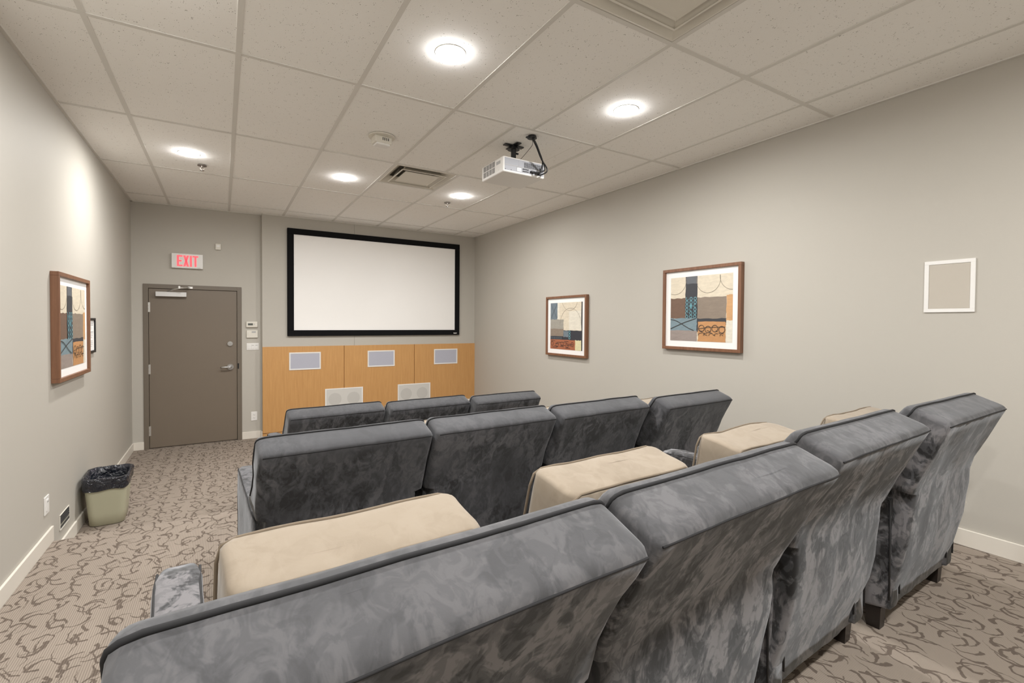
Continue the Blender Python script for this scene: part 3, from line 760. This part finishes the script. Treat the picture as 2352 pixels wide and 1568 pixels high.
for rr in range(2):
    for cc in range(4):
        bm = bmesh.new()
        for q in range(7): add_box(bm, (-W - .0008, -.020, -.0185 + q * .0058), (-W + .001, .020, -.0155 + q * .0058))
        mesh_obj('side_vent', bm, 'slot', pj, loc=(0, .145 + cc * .047, PZB + .040 + rr * .046))
mesh_obj('rating_label', box((-W - .0006, .040, PZB + .068), (-W + .001, .102, PZB + .092)), 'greyprint', pj)
mesh_obj('side_button', cyl((-W - .0005, .070, PZB + .036), .014, .003, 20, 'X'), 'white', pj)
bm = cyl((0, D, (PZB + PZT) / 2), .038, .02, 28, 'Y'); add_cyl(bm, (0, D + .012, (PZB + PZT) / 2), .030, .008, 28, 'Y')
mesh_obj('lens_barrel', bm, 'black', pj)
mx, my = -.028, .115
bm = bmesh.new()
# cross shaped ceiling plate
add_box(bm, (mx - .085, my - .022, -.008), (mx + .085, my + .022, 0), .006); add_box(bm, (mx - .022, my - .085, -.0075), (mx + .022, my + .085, 0), .006)
add_cyl(bm, (mx, my, -.018), .048, .028, 20, r2=.030)
mesh_obj('ceiling_plate', bm, 'black', pj)
bm = cyl((mx, my, -.070), .020, .10, 18); add_box(bm, (mx - .034, my - .030, -.130), (mx + .034, my + .030, -.104), .006); add_cyl(bm, (mx + .026, my - .01, -.060), .008, .02, 10, 'X'); add_box(bm, (mx - .085, my - .018, -.138), (mx + .085, my + .018, -.128), .003)
mesh_obj('mount_post', bm, 'black', pj)
def cable(pts, r, m='black', n=6):
    P = [Vector(p) for p in pts]; out = []
    for i in range(len(P) - 1):
        p0, p1, p2, p3 = P[max(i - 1, 0)], P[i], P[i + 1], P[min(i + 2, len(P) - 1)]
        for k in range(8):
            u = k / 8
            out.append(.5 * ((2 * p1) + (p2 - p0) * u + (2 * p0 - 5 * p1 + 4 * p2 - p3) * u * u + (3 * p1 - p0 - 3 * p2 + p3) * u ** 3))
    out.append(P[-1])
    mesh_obj('cable', tube(out, r, n), m, pj, True)
gx, gy = 1.962 - (PX0 + PX1) / 2, 2.925 - PY0
bm = cyl((gx, gy, -.008), .036, .018, 20, r2=.03); add_box(bm, (gx - .050, gy - .008, -.022), (gx - .015, gy + .010, -.012), .002)
mesh_obj('cable_gland', bm, 'black', pj)
cable([(gx + .006, gy, -.01), (gx + .04, gy - .005, -.06), (gx + .098, gy + .02, -.135), (gx + .142, gy + .045, -.175), (gx + .150, gy + .055, -.212), (gx + .100, gy + .078, -.234), (.066, -.004, PZB + .031)], .0060)
cable([(gx + .002, gy + .004, -.01), (gx + .045, gy + .006, -.07), (gx + .105, gy + .03, -.14), (gx + .165, gy + .045, -.19), (gx + .168, gy + .050, -.222), (gx + .130, gy + .082, -.243), (.112, -.004, PZB + .031)], .0055)
cable([(gx + .010, gy + .006, -.01), (gx + .052, gy + .010, -.065), (gx + .112, gy + .03, -.14), (gx + .135, gy + .06, -.18), (gx + .140, gy + .075, -.22)], .0050)
cable([(gx - .002, gy, -.02), (gx + .012, gy + .01, -.055), (gx - .005, gy + .06, -.10), (mx + .035, my - .03, -.118)], .0018)
bm = bmesh.new(); add_box(bm, (.050, -.022, PZB + .024), (.084, -.002, PZB + .038), .003); add_box(bm, (.095, -.022, PZB + .022), (.129, -.002, PZB + .036), .003); add_box(bm, (gx + .122, gy + .062, -.222), (gx + .142, gy + .078, -.196), .003)
mesh_obj('plugs', bm, 'black', pj)

# ------------------------------------------------------------------ waste bin
wb = tag(empty('waste_bin', (XL + .155, 4.63, Z1), (0, 0, .04)), 'beige plastic waste bin with a black bag below the step', 'bin')
def bin_ring(w, d, z, r=.05): return [(x, y, z) for x, y in rrect(-w / 2, w / 2, -d / 2, d / 2, r, 6, 6, 5)]
bw = lambda t: (.205 + .055 * t, .285 + .07 * t)
rings = [bin_ring(*[q - .02 for q in bw(0)], .0, .045)] + [bin_ring(*bw(t), .006 + .344 * t, .05) for t in (0, .25, .5, .75, 1)]
rings += [bin_ring(*[q - .008 for q in bw(t)], .006 + .344 * t, .05) for t in (1, .6, .2)] + [bin_ring(*[q - .012 for q in bw(0)], .012, .05)]
mesh_obj('bin_body', loft(rings), 'bin', wb, True)
def wob(p, amp, s, seed):
    v = noise.noise_vector(Vector(p) * s + Vector((seed, seed * 2, 0))); return Vector(p) + amp * v
random.seed(8)
N = 4
rings = []
def lr(grow, z, amp, s, zamp=0.0):
    base = rrect(-.130 - grow, .130 + grow, -.1775 - grow, .1775 + grow, .055, 14, 14, 7); out = []
    for (x, y) in base:
        q = wob((x, y, z), amp, s, 3.1); q.z += zamp * noise.noise(Vector((x * 9, y * 9, 1.7)))
        out.append(q)
    return out
rings = [lr(.004, .272, .004, 14, .03), lr(.007, .295, .006, 20, .012), lr(.006, .32, .006, 26), lr(.010, .345, .007, 24), lr(.008, .360, .006, 18), lr(-.004, .362, .005, 18),
         lr(-.016, .345, .012, 22), lr(-.022, .30, .022, 15), lr(-.030, .24, .028, 12), lr(-.045, .18, .03, 11), lr(-.060, .10, .03, 11), lr(-.10, .07, .012, 10)]
mesh_obj('bin_liner', loft(rings, False, True), 'liner', wb, True)

# ------------------------------------------------------------------ seats
def wr(p, amp, s, seed):
    v = noise.noise_vector(Vector(p) * s + Vector((seed * 7.3, seed * 3.1, seed))); w = noise.noise_vector(Vector(p) * s * 2.7 + Vector((seed, 5, 2)))
    return Vector(p) + amp * v + amp * .4 * w

ARM = .105
LED = .032        # the lower back is this much narrower each side, so the arm ends show beside it
# back profile stations: (rear y, rear z, front y, front z)
def stations(ty):
    """(rear y, rear z, front y, front z) up the outer back; ty = how far the top leans back"""
    low = [(.002, .085, .165, .085), (-.008, .14, .165, .14), (-.026, .20, .165, .20), (-.044, .27, .165, .275), (-.060, .36, .16, .37), (-.069, .44, .155, .455), (-.074, .50, .15, .52), (-.077, .545, .145, .57), (-.079, .572, .14, .60)]
    top = []
    for u in (.10, .28, .48, .68, .86, 1.0):
        y = -.080 + (ty + .080) * (u ** 1.08); z = .580 + .260 * u
        fy = .135 + (ty + .135 - .135) * (u ** 1.25); fz = .612 + .280 * u - .012 * math.sin(PI * u)
        top.append((y, z, fy, fz))
    return low + top
def chair(loc, yaw, label, group, W=.70, cush=(.82, .12), seed=1, lean=-.20, fab='suede'):
    o = tag(empty('recliner_seat', loc, (0, 0, math.radians(yaw))), label, 'chair', group)
    h = W / 2; STN = stations(lean)
    # --- outer back: one upholstered shell, wide above the arms, narrower below on the left where the arm shows
    rings = []
    def sec(xl, xr, st, inset=0.0, lift=0.0, rad=.026, amp=.0065):
        yr, zr, yf, zf = st
        d = Vector((yf - yr, zf - zr)); L = d.length; d /= L; nrm = Vector((-d.y, d.x))
        out = []
        for (x, s) in rrect(xl + inset, xr - inset, inset, L - inset, rad, 26, 6, 4):
            y = yr + d.x * s + nrm.x * lift; z = zr + d.y * s + nrm.y * lift
            out.append(wr((x, y, z), amp, 7.0, seed))
        return out
    for i, st in enumerate(STN):
        xl, xr = (-h + LED, h - LED) if i < 8 else (-h, h)
        if i == 8: rings.append(sec(-h + LED, h - LED, (st[0], st[1] - .010, st[2], st[3] - .010), 0, 0, .018, .008))
        rings.append(sec(xl, xr, st, 0, 0, .020, .008 if i < 13 else .003))
    rings.append(sec(-h, h, STN[-1], .004, .010, .022, .002)); rings.append(sec(-h, h, STN[-1], .013, .0155, .02, .002)); rings.append(sec(-h, h, STN[-1], .030, .019, .016, .002))
    rings.append(sec(-h, h, STN[-1], .055, .020, .008, .002))
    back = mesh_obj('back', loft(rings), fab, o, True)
    # welt cord along the top front edge and down both sides; seam along the top rear edge
    yr, zr, yf, zf = STN[-1]
    d = Vector((yf - yr, zf - zr)).normalized(); nn = Vector((-d.y, d.x))
    def top(s, x, lift): 
        L = Vector((yf - yr, zf - zr)).length * s
        return wr((x, yr + d.x * L + nn.x * lift, zr + d.y * L + nn.y * lift), .002, 7.0, seed)
    def side_pt(i, sg):
        a = STN[i]; return wr((sg * (h + .0005), a[0] + (a[2] - a[0]) * .80, a[1] + (a[3] - a[1]) * .80), .008 if i < 13 else .003, 7.0, seed)
    edge = ((.0005, 0.0), (.0035, .010), (.012, .0165))
    pts = [side_pt(i, -1) for i in range(9, 14)] + [top(.80, -h + a, b) for a, b in edge] + [top(.80, -h + .03 + (W - .06) * k / 16, .0205) for k in range(17)] + [top(.80, h - a, b) for a, b in edge[::-1]] + [side_pt(i, 1) for i in range(13, 8, -1)]
    mesh_obj('piping', tube(pts, .0040, 6), 'seam', back, True)
    pts = [top(.012, -h + .012 + (W - .024) * k / 16, .004) for k in range(17)]
    mesh_obj('rear_seam', tube(pts, .0024, 6), 'seam', back, True)
    # --- arms
    for sgn in (-1, 1):
        x0, x1 = (-h, -h + ARM) if sgn < 0 else (h - ARM, h)
        yr0 = -.014
        R = []
        for k in range(13):
            y = yr0 + (.84 - yr0) * k / 12; ins = .010 if k in (0, 12) else 0
            R.append([wr((x, y, z), .004, 6, seed + sgn) for x, z in [(p[0], p[1]) for p in rrect(x0 + ins, x1 - ins, .085 + ins, .542 + .018 * k / 12 - ins, .018, 4, 8, 3)]])
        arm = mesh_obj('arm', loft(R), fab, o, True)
        for xx in (x0 + .006, x1 - .006):
            mesh_obj('arm_piping', tube([wr((xx, yr0 - .002, .14), .004, 6, seed + sgn), wr((xx, yr0 - .002, .36), .004, 6, seed + sgn), wr((xx, yr0 - .001, .528), .004, 6, seed + sgn)] + [wr((xx, yr0 + .012 + (.815 - yr0) * k / 8, (.539 + .015 * k / 8 - (.010 if k == 8 else 0))), .004, 6, seed + sgn) for k in range(9)] + [wr((xx, .842, .40), .003, 6, seed + sgn), wr((xx, .842, .12), .003, 6, seed + sgn)], .0032, 6), 'welt', arm, True)
    # --- seat
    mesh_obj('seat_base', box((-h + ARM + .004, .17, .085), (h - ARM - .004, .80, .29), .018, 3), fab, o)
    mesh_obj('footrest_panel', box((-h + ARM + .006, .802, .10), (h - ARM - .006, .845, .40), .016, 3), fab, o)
    def cushion(name, x0, x1, c0, c1, t0, t1, m, rad=.03, amp=.006, n=9):
        """padded block between bottom edge (c0,t0) and top edge (c1,t1); c = (y,z) of the rear side, t = thickness direction vector"""
        R = []
        def ring(u, ins, lift):
            c = Vector(c0).lerp(Vector(c1), u); t = Vector(t0).lerp(Vector(t1), u); ax = (Vector(c1) - Vector(c0)).normalized()
            out = []; L = t.length; td = t / L
            for (x, s) in rrect(x0 + ins, x1 - ins, ins, L - ins, rad, 16, 4, 4):
                q = c + td * s + ax * lift; bul = .012 * math.sin(PI * u) * (1 if s > L / 2 else -.4)
                out.append(wr((x, q.x + bul, q.y), amp, 6.0, seed + 5))
            return out
        Lc = (Vector(c1) - Vector(c0)).length
        for ins, u in ((.05, 0), (.018, 0.004), (.004, .03)): R.append(ring(u, ins, 0))
        for k in range(1, n): R.append(ring(.03 + .94 * k / n, 0, 0))
        for ins, u in ((0, .975), (.004, .992), (.012, 1.0), (.03, 1.004), (.055, 1.006)): R.append(ring(min(u, 1), ins, (u - 1) * Lc if u > 1 else 0))
        cu = mesh_obj(name, loft(R), m, o, True)
        for s_ in (0.0, 1.0):     # welt loops round the front and rear faces
            loop = []
            for (uu, xx) in [(u, x0) for u in (.04, .3, .6, .88)] + [(.965, x0 + .006), (.992, x0 + .03)] + [(.997, x0 + .03 + (x1 - x0 - .06) * k / 8) for k in range(1, 8)] + [(.992, x1 - .03), (.965, x1 - .006)] + [(u, x1) for u in (.88, .6, .3, .04)]:
                c = Vector(c0).lerp(Vector(c1), uu); t = Vector(t0).lerp(Vector(t1), uu); q = c + t * (.03 + .94 * s_); bul = .012 * math.sin(PI * uu) * (1 if s_ > .5 else -.4)
                loop.append(wr((xx, q.x + bul, q.y), amp, 6.0, seed + 5))
            mesh_obj('piping', tube(loop, .0034, 6), 'tanseam', cu, True)
        return cu
    hi_ = h - ARM - .004
    cushion('seat_cushion', -hi_, hi_, (.205, .425), (.80, .425), (0, -.13), (0, -.13), 'tan', .03, .004)
    ct, cy = cush
    cushion('back_cushion', -hi_ + .004, hi_ - .004, (.185, .43), (cy, ct - .012), (.15, .02), (.155, .028), 'tan', .03, .007)
    # --- feet
    for (x, y) in ((-h + .045, .04), (h - .055, .04), (-h + .045, .79), (h - .045, .79)):
        R = [[(x + sx * r, y + sy * r, z) for sx, sy in ((-1, -1), (1, -1), (1, 1), (-1, 1))] for r, z in ((.022, .0), (.027, .09))]
        mesh_obj('leg', loft(R), 'leg', o)
    return o

rowname = {3: 'rear', 2: 'middle', 1: 'front'}
pos = ('nearest the aisle', 'second from the aisle', 'third from the aisle', 'nearest the framed prints')
g = lambda r: 'charcoal recliners in the %s row' % rowname[r]
ROWS = [
 (3, Z3, [(.228, .705, 3.4, .670, (.815, .10), -.215), (.930, .755, 3.6, .695, (.815, .11), -.215), (1.735, .825, 3.0, .715, (.79, .14), -.20), (2.575, .820, 1.5, .740, (.78, .12), -.182)]),
 (2, Z2, [(.446, 2.140, 2.7, .690, (.80, .12), -.20), (1.154, 2.170, 2.8, .690, (.80, .12), -.20), (1.860, 2.175, 2.8, .690, (.80, .12), -.20), (2.572, 2.105, 3.0, .670, (.80, .12), -.20)]),
 (1, Z1, [(.708, 3.708, 3.5, .676, (.80, .12), -.20), (1.414, 3.690, 3.0, .680, (.80, .12), -.20), (2.098, 3.630, 2.0, .655, (.80, .12), -.20)]),
]
k = 0
for r, z, seats in ROWS:
    for i, (x, y, yaw, W, cush, lean) in enumerate(seats):
        k += 1
        p = pos[i] if i < len(seats) - 1 else 'nearest the framed prints'
        chair((x, y, z), yaw, ('charcoal suede recliner with tan back cushion, %s in the %s row' if r == 3 else 'charcoal suede recliner, %s in the %s row') % (p, rowname[r]), g(r), W, cush, k * 1.37, lean, 'suede_raking_light' if r == 3 else 'suede')
